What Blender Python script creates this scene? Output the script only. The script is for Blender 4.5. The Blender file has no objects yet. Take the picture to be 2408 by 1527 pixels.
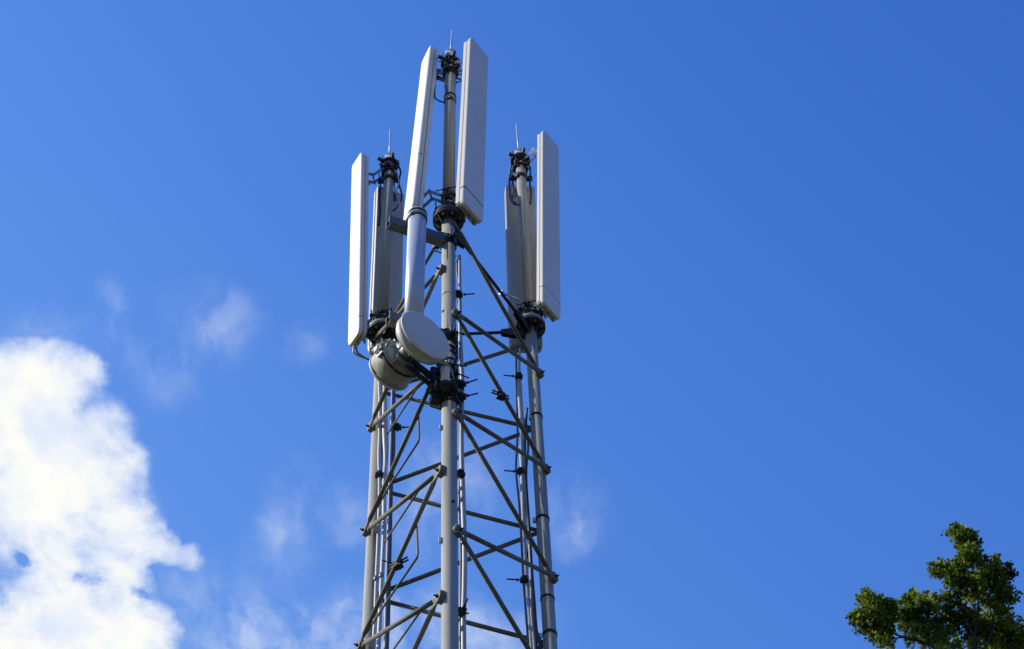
import bpy, bmesh, math, random
import numpy as np
from mathutils import Vector, Matrix
S = bpy.context.scene
col = S.collection
random.seed(7)
rad = math.radians

# ---------------------------------------------------------------- camera
FPX, PITCH, ROLL = 4209.36, 0.9128415, -0.0490837      # focal length in photo units (2408 wide)
CAMZ = 1.6
F = Vector((0, math.cos(PITCH), math.sin(PITCH)))
U0 = Vector((0, -math.sin(PITCH), math.cos(PITCH)))
R0 = Vector((1, 0, 0))
RV = math.cos(ROLL)*R0 + math.sin(ROLL)*U0
UV = -math.sin(ROLL)*R0 + math.cos(ROLL)*U0
cam_d = bpy.data.cameras.new('camera')
cam = bpy.data.objects.new('camera', cam_d); col.objects.link(cam)
m = Matrix((RV, UV, -F)).transposed().to_4x4(); m.translation = (0, 0, CAMZ)
cam.matrix_world = m
cam_d.sensor_fit = 'HORIZONTAL'; cam_d.sensor_width = 36; cam_d.lens = FPX/2408*36
cam_d.clip_start = .1; cam_d.clip_end = 6000
S.camera = cam

def ray(px, py):
    return F + RV*((px-1204)/FPX) + UV*((763.5-py)/FPX)
def at(px, py, Y):
    d = ray(px, py); t = Y/d.y
    return Vector((d.x*t, Y, CAMZ+d.z*t))
def zof(X, Y, py):
    """height on the vertical line through X,Y seen at photo row py"""
    k = (763.5-py)/FPX
    # (P.U) = k (P.F), P=(X,Y,z)
    a = UV.z - k*F.z; b = UV.x*X+UV.y*Y - k*(F.x*X+F.y*Y)
    return -b/a + CAMZ

# ---------------------------------------------------------------- sun and sky
SUN_AZ, SUN_EL = -90, 35                                # degrees; az from the tower-to-camera direction, to the right
sd = Vector((math.sin(rad(SUN_AZ))*math.cos(rad(SUN_EL)), -math.cos(rad(SUN_AZ))*math.cos(rad(SUN_EL)), math.sin(rad(SUN_EL))))
ld = bpy.data.lights.new('sun', 'SUN'); ld.energy = 5; ld.angle = rad(.5); ld.color = (1, .945, .85)
lo = bpy.data.objects.new('sun', ld); col.objects.link(lo)
lo.rotation_euler = sd.to_track_quat('Z', 'Y').to_euler(); lo.location = (-20, 5, 30)
S.view_settings.view_transform = 'Standard'; S.view_settings.look = 'None'
S.view_settings.exposure = 0; S.view_settings.gamma = 1
S.render.resolution_x = 1024; S.render.resolution_y = 649
S.render.engine = 'CYCLES'

W = bpy.data.worlds.new('World'); S.world = W; W.use_nodes = True
nt = W.node_tree; nt.nodes.clear(); N = nt.nodes; L = nt.links
def nd(t, **k):
    n = N.new(t)
    for a, b in k.items(): setattr(n, a, b)
    return n
def mth(op, a, b=None, c=None, clamp=False):
    n = nd('ShaderNodeMath', operation=op, use_clamp=clamp)
    for i, v in enumerate((a, b, c)):
        if v is None: continue
        if isinstance(v, (int, float)): n.inputs[i].default_value = v
        else: L.new(v, n.inputs[i])
    return n.outputs[0]
def smooth(v, a, b, lo_=0., hi=1.):
    n = nd('ShaderNodeMapRange', interpolation_type='SMOOTHSTEP')
    L.new(v, n.inputs[0])
    for i, q in enumerate((a, b, lo_, hi)): n.inputs[i+1].default_value = q
    return n.outputs[0]
sky = nd('ShaderNodeTexSky', sky_type='NISHITA', sun_disc=False)
sky.sun_elevation = rad(SUN_EL)
sky.sun_rotation = math.atan2(sd.x, sd.y)
sky.altitude = 50; sky.air_density = 1.0; sky.dust_density = .35; sky.ozone_density = 2.2
SKY_TINT = (.086, .188, .418); SKY_GAMMA = .55           # evens out the bright horizon
gm = nd('ShaderNodeGamma'); L.new(sky.outputs[0], gm.inputs[0]); gm.inputs[1].default_value = SKY_GAMMA
tint = nd('ShaderNodeVectorMath', operation='MULTIPLY'); L.new(gm.outputs[0], tint.inputs[0]); tint.inputs[1].default_value = SKY_TINT
tc = nd('ShaderNodeTexCoord')
# paler towards the sun and the horizon, deeper away from them
GR = (-1.19, .89, -.71)
gd = nd('ShaderNodeVectorMath', operation='DOT_PRODUCT'); L.new(tc.outputs['Generated'], gd.inputs[0]); gd.inputs[1].default_value = GR
gt = mth('MINIMUM', mth('MAXIMUM', gd.outputs['Value'], -.55), .6)
gc = nd('ShaderNodeCombineXYZ')
for i_, k_ in enumerate((1., .58, .18)): L.new(mth('EXPONENT', mth('MULTIPLY', gt, k_)), gc.inputs[i_])
tin2 = nd('ShaderNodeVectorMath', operation='MULTIPLY'); L.new(tint.outputs[0], tin2.inputs[0]); L.new(gc.outputs[0], tin2.inputs[1])
tint = nd('ShaderNodeVectorMath', operation='MINIMUM'); L.new(tin2.outputs[0], tint.inputs[0]); tint.inputs[1].default_value = (.26, .40, .80)
sx = nd('ShaderNodeSeparateXYZ'); L.new(tc.outputs['Generated'], sx.inputs[0])
zc = mth('MAXIMUM', sx.outputs[2], .08)
# whitish haze added low over the unseen horizon, warming the fill on shaded faces
hz = nd('ShaderNodeMix', data_type='RGBA'); L.new(smooth(sx.outputs[2], .5, .0), hz.inputs[0]); L.new(tint.outputs[0], hz.inputs[6]); hz.inputs[7].default_value = (.30, .33, .44, 1)

cx = mth('DIVIDE', sx.outputs[0], zc); cy = mth('MULTIPLY', mth('DIVIDE', sx.outputs[1], zc), .78)
cb = nd('ShaderNodeCombineXYZ'); L.new(cx, cb.inputs[0]); L.new(cy, cb.inputs[1]); cb.inputs[2].default_value = 0
PV = cb.outputs[0]                                      # position on the cloud layer
def layer(px, py):
    d = ray(px, py); return Vector((d.x/d.z, .78*d.y/d.z, 0))
def noise(scale, detail, rough, off=0., dist=0.):
    n = nd('ShaderNodeTexNoise'); n.inputs['Scale'].default_value = scale; n.inputs['Detail'].default_value = detail
    n.inputs['Roughness'].default_value = rough; n.inputs['Distortion'].default_value = dist
    a = nd('ShaderNodeVectorMath', operation='ADD'); L.new(PV, a.inputs[0]); a.inputs[1].default_value = (off, off*.7, 0)
    L.new(a.outputs[0], n.inputs['Vector'])
    return n
# warp of the layer so that edges billow
wn = noise(22, 6, .62, 3.1)
wv = nd('ShaderNodeVectorMath', operation='SUBTRACT'); L.new(wn.outputs['Color'], wv.inputs[0]); wv.inputs[1].default_value = (.5, .5, .5)
ws = nd('ShaderNodeVectorMath', operation='SCALE'); L.new(wv.outputs[0], ws.inputs[0]); ws.inputs['Scale'].default_value = .034
wp = nd('ShaderNodeVectorMath', operation='ADD'); L.new(PV, wp.inputs[0]); L.new(ws.outputs[0], wp.inputs[1])
wz = nd('ShaderNodeVectorMath', operation='MULTIPLY'); L.new(wp.outputs[0], wz.inputs[0]); wz.inputs[1].default_value = (1, 1, 0)
def field(blobs, power=1.):
    out = None
    for bx, by, r in blobs:
        c = layer(bx, by); rr = (layer(bx+r, by)-layer(bx-r, by)).length/2
        s = nd('ShaderNodeVectorMath', operation='DISTANCE'); L.new(wz.outputs[0], s.inputs[0]); s.inputs[1].default_value = c
        v = smooth(s.outputs['Value'], rr*1.6, rr*.0)
        out = v if out is None else mth('ADD', out, v)
    return out
puff = field([(70, 1000, 150), (150, 1100, 170), (-40, 1080, 200), (60, 1210, 150), (230, 1190, 130), (300, 1270, 85), (370, 1290, 55), (440, 1312, 36),
              (80, 1480, 170), (190, 1500, 150), (290, 1450, 110), (370, 1500, 70), (205, 880, 52), (120, 880, 95), (20, 880, 100), (270, 1000, 55), (310, 1100, 50), (130, 1340, 80), (290, 1350, 70), (60, 1620, 220), (250, 1640, 200)])
hole = field([(45, 1314, 18), (200, 1362, 22), (235, 1360, 20), (-4, 1400, 22), (335, 1400, 26), (370, 1350, 26), (420, 1250, 30)])
n1 = noise(24, 10, .62, 0, .4); n2 = noise(58, 9, .68, 9.)
pf = mth('SUBTRACT', mth('MULTIPLY', mth('SUBTRACT', 1., mth('EXPONENT', mth('MULTIPLY', puff, -.55))), 1.8), mth('MULTIPLY', mth('MULTIPLY', hole, smooth(n1.outputs[0], .70, .30)), 1.05))
pf = mth('ADD', pf, mth('MULTIPLY', mth('SUBTRACT', n1.outputs[0], .5), 1.35))
pf = mth('ADD', pf, mth('MULTIPLY', mth('SUBTRACT', n2.outputs[0], .5), .62))
dens = mth('MULTIPLY', smooth(pf, .02, 1.2), smooth(puff, .0, .9))
wisp = field([(0, 800, 90), (110, 790, 80), (270, 705, 50), (470, 790, 110), (560, 760, 80), (390, 890, 80), (710, 810, 60), (270, 810, 80),
              (705, 1145, 80), (650, 1310, 90), (660, 1230, 60), (820, 1180, 60), (820, 1250, 60), (1110, 1140, 120), (1330, 1200, 100), (1350, 1260, 60), (640, 1510, 110), (760, 1500, 120), (850, 1480, 90),
              (560, 1525, 90), (980, 1450, 130), (960, 1520, 140), (1120, 1500, 140), (990, 1220, 110), (470, 1470, 90), (1020, 1110, 80), (440, 1370, 80), (560, 1420, 80), (760, 1640, 220), (1050, 1660, 220), (1250, 1480, 90), (640, 1515, 60), (700, 1500, 70), (770, 1495, 70), (840, 1490, 60), (590, 1525, 50), (960, 1470, 70), (1000, 1500, 80), (1110, 1490, 60)])
# streaky veils: noise stretched along one bearing
sm = nd('ShaderNodeMapping'); L.new(wp.outputs[0], sm.inputs[0]); sm.inputs['Rotation'].default_value = (0, 0, .9); sm.inputs['Scale'].default_value = (1, .6, 1)
n3 = nd('ShaderNodeTexNoise'); L.new(sm.outputs[0], n3.inputs['Vector']); n3.inputs['Scale'].default_value = 27; n3.inputs['Detail'].default_value = 10; n3.inputs['Roughness'].default_value = .56; n3.inputs['Distortion'].default_value = .3
wd = mth('MULTIPLY', mth('MULTIPLY', smooth(wisp, 0, 2.2), smooth(n3.outputs[0], .30, .76)), .60)
n4 = noise(15, 7, .55, 5.)
core = mth('MULTIPLY', smooth(pf, .6, 1.5), smooth(n4.outputs[0], .30, .54))
ccol = nd('ShaderNodeMix', data_type='RGBA'); L.new(core, ccol.inputs[0])
ccol.inputs[6].default_value = (.76, .84, .985, 1); ccol.inputs[7].default_value = (1.04, 1.03, .95, 1)
al = mth('MAXIMUM', mth('MULTIPLY', dens, .96), wd, clamp=True)
mx = nd('ShaderNodeMix', data_type='RGBA'); L.new(al, mx.inputs[0]); L.new(hz.outputs[2], mx.inputs[6]); L.new(ccol.outputs[2], mx.inputs[7])
bg = nd('ShaderNodeBackground'); L.new(mx.outputs[2], bg.inputs[0]); bg.inputs[1].default_value = 1
wo = nd('ShaderNodeOutputWorld'); L.new(bg.outputs[0], wo.inputs[0])

# ---------------------------------------------------------------- materials
def mat(name, c, rough=.6, metal=0., var=.12, scale=6., spots=0., spotc=(.1, .1, .09), streak=0., bump=0., spec=.5, var2=None):
    M = bpy.data.materials.new(name); M.use_nodes = True
    t = M.node_tree; B = t.nodes['Principled BSDF']
    B.inputs['Roughness'].default_value = rough; B.inputs['Metallic'].default_value = metal
    B.inputs['Specular IOR Level'].default_value = spec
    g = t.nodes.new('ShaderNodeNewGeometry')
    mp = t.nodes.new('ShaderNodeMapping'); t.links.new(g.outputs['Position'], mp.inputs[0])
    if streak: mp.inputs['Scale'].default_value = (1, 1, .12)
    n = t.nodes.new('ShaderNodeTexNoise'); n.inputs['Scale'].default_value = scale; n.inputs['Detail'].default_value = 8; n.inputs['Roughness'].default_value = .65
    t.links.new(mp.outputs[0], n.inputs['Vector'])
    r = t.nodes.new('ShaderNodeValToRGB'); t.links.new(n.outputs[0], r.inputs[0])
    r.color_ramp.elements[0].position = .3; r.color_ramp.elements[1].position = .7
    lo2 = var2 or tuple(x*(1-2*var) for x in c)
    r.color_ramp.elements[0].color = (*lo2, 1); r.color_ramp.elements[1].color = (*c, 1)
    out = r.outputs[0]
    if spots:
        n2 = t.nodes.new('ShaderNodeTexNoise'); n2.inputs['Scale'].default_value = 28; n2.inputs['Detail'].default_value = 6; n2.inputs['Roughness'].default_value = .7
        t.links.new(g.outputs['Position'], n2.inputs['Vector'])
        r2 = t.nodes.new('ShaderNodeMapRange'); t.links.new(n2.outputs[0], r2.inputs[0])
        r2.inputs[1].default_value = .60; r2.inputs[2].default_value = .72; r2.inputs[4].default_value = spots
        mm = t.nodes.new('ShaderNodeMix'); mm.data_type = 'RGBA'
        t.links.new(r2.outputs[0], mm.inputs[0]); t.links.new(out, mm.inputs[6]); mm.inputs[7].default_value = (*spotc, 1)
        out = mm.outputs[2]
    t.links.new(out, B.inputs['Base Color'])
    if bump:
        b = t.nodes.new('ShaderNodeBump'); b.inputs['Strength'].default_value = bump; b.inputs['Distance'].default_value = .004
        n3 = t.nodes.new('ShaderNodeTexNoise'); n3.inputs['Scale'].default_value = 60; t.links.new(g.outputs['Position'], n3.inputs['Vector'])
        t.links.new(n3.outputs[0], b.inputs['Height']); t.links.new(b.outputs[0], B.inputs['Normal'])
    return M
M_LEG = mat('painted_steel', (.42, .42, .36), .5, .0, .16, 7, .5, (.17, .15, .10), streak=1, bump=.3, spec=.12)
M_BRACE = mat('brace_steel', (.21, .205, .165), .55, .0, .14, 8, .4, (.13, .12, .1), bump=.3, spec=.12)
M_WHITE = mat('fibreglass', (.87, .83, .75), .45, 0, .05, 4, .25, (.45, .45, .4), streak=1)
M_DIRTY_SHADE = mat('weathered_shaded_fibreglass', (.50, .49, .44), .5, 0, .1, 6, .6, (.2, .22, .15), streak=1)  # base colour darkened to stand for pole and panel shade; spots are dirt
M_CAP = mat('cap_plastic', (.70, .70, .66), .5, 0, .08, 10, .5, (.3, .3, .25))
M_TRAY = mat('aluminium_tray', (.26, .27, .28), .4, .35, .1, 8)
M_GALV = mat('galvanized_steel', (.60, .65, .72), .42, .35, .13, 40, 0, bump=.2)
M_DARK = mat('dark_steel', (.035, .037, .042), .6, .2, .3, 20)
M_FLANGE = mat('flange_steel', (.05, .05, .05), .65, .1, .3, 14, .4, (.04, .04, .04))
M_RIM = mat('flange_rim_paint', (.42, .42, .35), .55, 0, .2, 20)
M_ARM = mat('arm_steel', (.15, .155, .16), .55, .3, .15, 12)
M_BLACK = mat('black_rubber', (.018, .018, .02), .45, 0, .1, 20)
M_GCAB = mat('grey_cable_jacket', (.5, .51, .52), .45, 0, .12, 20, .3, (.2, .2, .2), streak=1)
M_DCAB = mat('dark_cable_jacket', (.13, .135, .15), .45, 0, .12, 20)
M_FACE = mat('dish_radome', (.74, .70, .62), .55, 0, .03, 8)
M_RIMW = mat('dish_shroud', (.66, .66, .58), .5, 0, .12, 14, .4, (.25, .26, .16))
M_ALG = mat('weathered_shroud', (.46, .46, .39), .6, 0, .25, 22, 1., (.06, .08, .03))
M_BARK = mat('bark', (.06, .055, .045), .9, 0, .2, 20, bump=.8)
M_CONC = mat('concrete', (.35, .34, .32), .9, 0, .1, 6)
# leaves: each leaf its own green
def leafmat():
    M = bpy.data.materials.new('leaf'); M.use_nodes = True; t = M.node_tree; B = t.nodes['Principled BSDF']
    a = t.nodes.new('ShaderNodeAttribute'); a.attribute_name = 'tone'; a.attribute_type = 'GEOMETRY'
    r = t.nodes.new('ShaderNodeValToRGB'); t.links.new(a.outputs['Fac'], r.inputs[0])
    e = r.color_ramp.elements; e[0].color = (.026, .055, .008, 1); e[1].color = (.30, .36, .02, 1)
    q = e.new(.5); q.color = (.11, .17, .012, 1)
    t.links.new(r.outputs[0], B.inputs['Base Color']); B.inputs['Roughness'].default_value = .5; B.inputs['Specular IOR Level'].default_value = .3
    tr = t.nodes.new('ShaderNodeBsdfTranslucent'); t.links.new(r.outputs[0], tr.inputs[0])
    ms = t.nodes.new('ShaderNodeMixShader'); ms.inputs[0].default_value = .48
    t.links.new(B.outputs[0], ms.inputs[1]); t.links.new(tr.outputs[0], ms.inputs[2])
    t.links.new(ms.outputs[0], t.nodes['Material Output'].inputs[0])
    return M
M_LEAF = leafmat()
M_GRASS = mat('grass', (.06, .065, .025), .95, 0, .25, 1.2, bump=.5)

# ---------------------------------------------------------------- mesh helpers
def frame(d):
    d = d.normalized(); a = Vector((0, 0, 1)) if abs(d.z) < .9 else Vector((1, 0, 0))
    u = d.cross(a).normalized(); return u, d.cross(u).normalized(), d
class MB:
    def __init__(s): s.v = []; s.f = []; s.s = []
    def rings(s, rings, cap=True, sm=True, closed=True):
        base = len(s.v); n = len(rings[0])
        for r in rings: s.v += [Vector(p) for p in r]
        for i in range(len(rings)-1):
            for j in range(n):
                a = base+i*n+j; b = base+i*n+(j+1) % n
                s.f.append((a, b, b+n, a+n)); s.s.append(sm)
        if cap:
            s.f.append(tuple(base+j for j in reversed(range(n)))); s.s.append(False)
            s.f.append(tuple(base+(len(rings)-1)*n+j for j in range(n))); s.s.append(False)
    def tube(s, a, b, r0, r1=None, seg=16, cap=True):
        a = Vector(a); b = Vector(b); r1 = r0 if r1 is None else r1
        u, w, d = frame(b-a)
        s.rings([[c+(u*math.cos(t)+w*math.sin(t))*r for t in (2*math.pi*k/seg for k in range(seg))] for c, r in ((a, r0), (b, r1))], cap)
        return s
    def path(s, pts, r, seg=10, bend=4):
        pts = [Vector(p) for p in pts]
        if bend and len(pts) > 2:                       # Catmull-Rom through the points
            q = [pts[0]*2-pts[1]]+pts+[pts[-1]*2-pts[-2]]; out = []
            for i in range(1, len(q)-2):
                for k in range(bend):
                    t = k/bend; a, b, c, d = q[i-1:i+3]
                    out.append(.5*((2*b)+(c-a)*t+(2*a-5*b+4*c-d)*t*t+(3*b-a-3*c+d)*t**3))
            out.append(pts[-1]); pts = out
        rr = r if isinstance(r, (list, tuple)) else [r]*len(pts)
        if len(rr) != len(pts): rr = [np.interp(i/(len(pts)-1), np.linspace(0, 1, len(rr)), rr) for i in range(len(pts))]
        u = None; R = []
        for i, p in enumerate(pts):
            d = (pts[min(i+1, len(pts)-1)]-pts[max(i-1, 0)]).normalized()
            if u is None: u = frame(d)[0]
            u = (u-d*u.dot(d)).normalized(); w = d.cross(u)
            R.append([p+(u*math.cos(t)+w*math.sin(t))*rr[i] for t in (2*math.pi*k/seg for k in range(seg))])
        s.rings(R); return s
    def lathe(s, o, d, prof, seg=32, sm=True, cap=True):
        """prof: (distance along d, radius)"""
        o = Vector(o); u, w, d = frame(Vector(d))
        s.rings([[o+d*h+(u*math.cos(t)+w*math.sin(t))*r for t in (2*math.pi*k/seg for k in range(seg))] for h, r in prof], cap, sm)
        return s
    def box(s, c, ax, dims, ch=.0):
        """ax: three axes; dims: full sizes; chamfered along the third axis"""
        c = Vector(c); a, b, d = [Vector(q).normalized() for q in ax]; x, y, z = [q/2 for q in dims]
        ch = ch or min(dims)*.08
        def ring(k, h): return [c+a*p+b*q+d*h for p, q in ((-x+k+0, -y+0), (x-k, -y), (x, -y+k), (x, y-k), (x-k, y), (-x+k, y), (-x, y-k), (-x, -y+k))]
        def ins(h, g): return [c+(p-c-d*((p-c).dot(d)))*g+d*h for p in ring(ch, h)]
        g = 1-ch/max(x, y)
        s.rings([ins(-z, g), ring(ch, -z+ch*.8), ring(ch, z-ch*.8), ins(z, g)], True, False)
        return s
    def bar(s, a, b, w, t, up=None):
        a = Vector(a); b = Vector(b); d = (b-a)
        up = Vector(up) if up is not None else Vector((0, 0, 1))
        n = d.cross(up).normalized() if d.cross(up).length > 1e-4 else Vector((1, 0, 0)); v = n.cross(d).normalized()
        return s.box((a+b)/2, (n, v, d), (t, w, d.length))
    def plate(s, pts, n, t):
        """flat polygon pushed out by t along n"""
        n = Vector(n).normalized(); s.rings([[Vector(p)-n*t/2 for p in pts], [Vector(p)+n*t/2 for p in pts]], True, False); return s
    def bolt(s, p, d, r=.012, l=.02):
        s.lathe(Vector(p), d, [(0, r), (l, r), (l+.002, r*.7)], 6, False); return s
    def obj(s, name, M, parent=None, loc=None):
        o0 = parent_loc(parent) if parent else Vector(loc or (0, 0, 0))
        me = bpy.data.meshes.new(name); me.from_pydata([tuple(p-o0) for p in s.v], [], s.f)
        me.polygons.foreach_set('use_smooth', s.s)
        bm = bmesh.new(); bm.from_mesh(me); bmesh.ops.recalc_face_normals(bm, faces=bm.faces); bm.to_mesh(me); bm.free()
        me.materials.append(M)
        o = bpy.data.objects.new(name, me); col.objects.link(o)
        if parent:
            o.parent = parent; o['_w'] = 0
            WL[o] = parent_loc(parent)
        else: o.location = o0; WL[o] = o0
        return o
WL = {}
def parent_loc(o): return WL[o]
def thing(name, label, cat, loc, group=None):
    o = bpy.data.objects.new(name, None); col.objects.link(o); o.location = loc; WL[o] = Vector(loc)
    o.empty_display_size = .2
    o['label'] = label; o['category'] = cat
    if group: o['group'] = group
    return o
def dirv(a, z=0.): a = rad(a); return Vector((math.sin(a), -math.cos(a), z))

# ---------------------------------------------------------------- ground
g = MB(); n = 48
g.rings([[Vector((r*math.cos(2*math.pi*k/n), r*math.sin(2*math.pi*k/n), z)) for k in range(n)] for r, z in ((.01, 0), (8, 0), (40, 0), (200, -.3), (1500, -2))], False)
go = g.obj('ground', M_GRASS); go['kind'] = 'structure'

# ---------------------------------------------------------------- lattice tower
SIDE = 1.7
NX, NY = -.6406, 11.078
LEG = {'N': Vector((NX, NY, 0)), 'L': Vector((NX-SIDE/2, NY+SIDE*.8660, 0)), 'R': Vector((NX+SIDE/2, NY+SIDE*.8660, 0))}
RAD = {'N': .0735, 'L': .066, 'R': .066}
def onleg(l, py): return Vector((LEG[l].x, LEG[l].y, zof(LEG[l].x, LEG[l].y, py)))
FL = {'N': onleg('N', 522).z, 'R': onleg('R', 774).z, 'L': onleg('L', 787).z}     # underside of the leg-top flanges
STEP = 1.5693
tower = thing('lattice_tower', 'grey three-legged lattice mast of steel tubes standing in the middle', 'mast', (NX, NY+.98, 0))
for l in 'NLR':
    p = LEG[l]; r = RAD[l]
    b = MB().tube((p.x, p.y, .3), (p.x, p.y, FL[l]), r, r, 32)
    lg = b.obj('leg', M_LEG, tower)
    # splice collars low on the leg
    MB().lathe((p.x, p.y, .3), (0, 0, 1), [(0, .16), (.03, .16), (.032, .09), (.05, .08)]).obj('base_plate', M_BRACE, tower)
    MB().lathe((p.x, p.y, -.1), (0, 0, 1), [(0, .35), (.38, .35), (.4, .33)], 24).obj('footing', M_CONC, tower)
    # bolted flange pair
    z = FL[l]; R_ = .172
    f = MB().lathe((p.x, p.y, z-.004), (0, 0, 1), [(0, .066), (0, R_-.006), (.006, R_), (.030, R_), (.034, R_-.004)], 40)
    fo = f.obj('flange', M_FLANGE, lg)
    f = MB().lathe((p.x, p.y, z+.032), (0, 0, 1), [(0, R_-.006), (.003, R_), (.050, R_), (.054, R_-.006)], 40)
    f.obj('flange', M_FLANGE if l == 'N' else M_RIM, lg)  # near rim coloured dark in place of its shade; the others keep their paint
    f = MB()
    for k in range(8):
        a = 2*math.pi*(k+.5)/8; q = Vector((p.x+math.cos(a)*.135, p.y+math.sin(a)*.135, z-.028))
        MB().lathe(q, (0, 0, 1), [(0, .012), (.01, .012), (.01, .019), (.024, .019), (.024, .010), (.11, .010), (.11, .019), (.13, .019), (.13, .01), (.155, .01)], 6, False).obj('flange_bolt', M_TRAY, lg)
    for k in range(8):
        a = 2*math.pi*k/8; d = Vector((math.cos(a), math.sin(a), 0)); c = Vector((p.x, p.y, z-.006))
        MB().plate([c+d*(r*.98), c+d*(r*.98)-Vector((0, 0, .10)), c+d*(r+.02)-Vector((0, 0, .10)), c+d*.155-Vector((0, 0, .01)), c+d*.155], d.cross(Vector((0, 0, 1))), .01).obj('stiffener', M_FLANGE, lg)

OUT = {'NR': Vector((.866, -.5, 0)), 'NL': Vector((-.866, -.5, 0)), 'LR': Vector((0, 1, 0))}
lev = {('NR', 'N'): {0: 738, 2: 972, 4: 1248}, ('NR', 'R'): {-1: 878, 1: 1103, 3: 1358},
       ('NL', 'N'): {-1: 634, 1: 860, 3: 1108, 5: 1404}, ('NL', 'L'): {0: 1004, 2: 1248, 4: 1519},
       ('LR', 'L'): {-1: 921, 1: 1150, 3: 1404}, ('LR', 'R'): {-2: 809, 0: 1008, 2: 1250, 4: 1514}}
OFF = .092
def node(face, l, j):
    o = OUT[face]*(RAD[l]+.02); X = LEG[l].x+o.x; Y = LEG[l].y+o.y
    t = lev[(face, l)]
    if j in t: z = zof(X, Y, t[j])
    elif j < min(t): z = FL[l]-.10
    else:
        jm = max(t); z = zof(X, Y, t[jm])-(j-jm)*STEP/2
    return Vector((X, Y, z))
BR = .0225
def brace(a, b, r=BR, n=None, name='brace'):
    """tube with flattened bolted ends"""
    d = (b-a).normalized(); m = MB()
    ea = a+d*.13; eb = b-d*.13
    m.tube(ea, eb, r, r, 14)
    n = n or Vector((0, 1, 0)); v = d.cross(n).normalized(); n = v.cross(d).normalized()
    for p, q in ((a, ea), (b, eb)):
        e = (q-p).normalized()
        ring = lambda c, w, t: [c+v*(w*math.cos(k*math.pi/6))+n*(t*math.sin(k*math.pi/6)) for k in range(12)]
        m.rings([ring(p-e*.035, .038, .008), ring(p+e*.035, .042, .009), ring(p+e*.085, r*1.18, r*.62), ring(q+e*.002, r*1.01, r*1.01)], True, True)
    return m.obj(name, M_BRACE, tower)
seen = set()
for face, (s0, s1, start) in {'NR': ('N', 'R', -2), 'NL': ('L', 'N', -2), 'LR': ('R', 'L', -2)}.items():
    o = OUT[face]; pts = []; j = start
    while True:
        l = s0 if (j-start) % 2 == 0 else s1
        p = node(face, l, j)
        if p.z < .8: break
        pts.append((l, p)); j += 1
    for i in range(len(pts)-1):
        sh = o*(.0075 if i % 2 else -.0075)
        brace(pts[i][1]+sh, pts[i+1][1]+sh, BR, o)
    for i, (l, p) in enumerate(pts[1:] if face != 'LR' else pts):
        ax = Vector((LEG[l].x, LEG[l].y, p.z)); m = MB()
        t = o.cross(Vector((0, 0, 1)))
        # gusset: lug standing off the leg with a through bolt
        m.box((ax+p)/2+o*.01, (t, Vector((0, 0, 1)), o), (.075, .11, (p-ax).length+.0), .006)
        m.lathe(p-o*.03, o, [(0, .050), (.006, .055), (.046, .055), (.052, .05)], 16)
        gs = m.obj('gusset', M_BRACE, tower)
        MB().bolt(p+o*.024, o, .017, .014).bolt(p+o*.038, o, .008, .02).obj('bolt', M_DARK, gs)
# horizontal tubes between the flanges
for a, b, hw in (('N', 'R', .0), ('N', 'L', 0.), ('L', 'R', .0)):
    pa = Vector((LEG[a].x, LEG[a].y, FL[a]-.045)); pb = Vector((LEG[b].x, LEG[b].y, FL[b]-.045)); d = (pb-pa).normalized()
    m = MB().tube(pa+d*.30, pb-d*.30, .019, .019, 14); m.obj('horizontal_brace', M_DARK if b == 'R' else M_BRACE, tower)
    for p, e in ((pa, d), (pb, -d)):
        m = MB()
        t = e.cross(Vector((0, 0, 1))).normalized()
        gz = 1.5 if (p == pa and a == 'N') else 1.
        for sgn in (-1, 1):
            c = p+t*(.024*sgn)
            m.plate([c+e*.06+Vector((0, 0, .04)), c+e*.22+Vector((0, 0, .04*gz)), c+e*.34+Vector((0, 0, .024)), c+e*.34-Vector((0, 0, .035)), c+e*.2-Vector((0, 0, .085*gz)), c+e*.06-Vector((0, 0, .10*gz))], t, .012)
        m.bolt(p+e*.29+t*.03, t, .015, .014); m.bolt(p+e*.24+t*.03, t, .015, .014)
        m.box(p+e*.2, (t, Vector((0, 0, 1)), e), (.046, .04, .24)); m.bolt(p+e*.29-t*.03, -t, .015, .014)
        m.obj('end_plate', M_FLANGE, tower)

# upper poles, one above each leg
def toppole(l, ptop, lean=0.):
    z0 = FL[l]+.086; t = onleg(l, ptop); t.x += lean
    b = Vector((LEG[l].x, LEG[l].y, z0)); r = .069 if l == 'N' else .064
    MB().tube(b, t, r, r, 32).obj('top_pole', M_LEG, tower)
    # pole cap
    MB().lathe(t, (0, 0, 1), [(0, r+.004), (.012, r+.004), (.03, r*.7), (.038, .02)], 24).obj('pole_cap', M_GALV, tower)
    return b, t
POLE = {'N': toppole('N', 128, .035), 'L': toppole('L', 372), 'R': toppole('R', 362)}
def pol(l, py):
    b, t = POLE[l]; z = zof(b.x, b.y, py); k = (z-b.z)/(t.z-b.z); return b.lerp(t, k)
def clamp(m, c, r, a, w=.05, ear=.05, stud=.16, t=.012):
    """two half shells round a pole closed by studs, ears pointing along azimuth a"""
    m.lathe(c-Vector((0, 0, w/2)), (0, 0, 1), [(0, r), (0, r+t), (w, r+t), (w, r)], 28)
    d = dirv(a); e = d.cross(Vector((0, 0, 1)))
    for s in (-1, 1):
        for q in (-1, 1):
            m.box(c+e*s*(r+t+ear/2)+d*q*.018, (e, Vector((0, 0, 1)), d), (ear, w, .014))
        m.tube(c+e*s*(r+t+ear*.55)-d*stud*.5, c+e*s*(r+t+ear*.55)+d*stud*.5, .0075, None, 8)
        m.bolt(c+e*s*(r+t+ear*.55)+d*.03, d, .014, .016); m.bolt(c+e*s*(r+t+ear*.55)-d*.03, -d, .014, .016)
    return m
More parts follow.
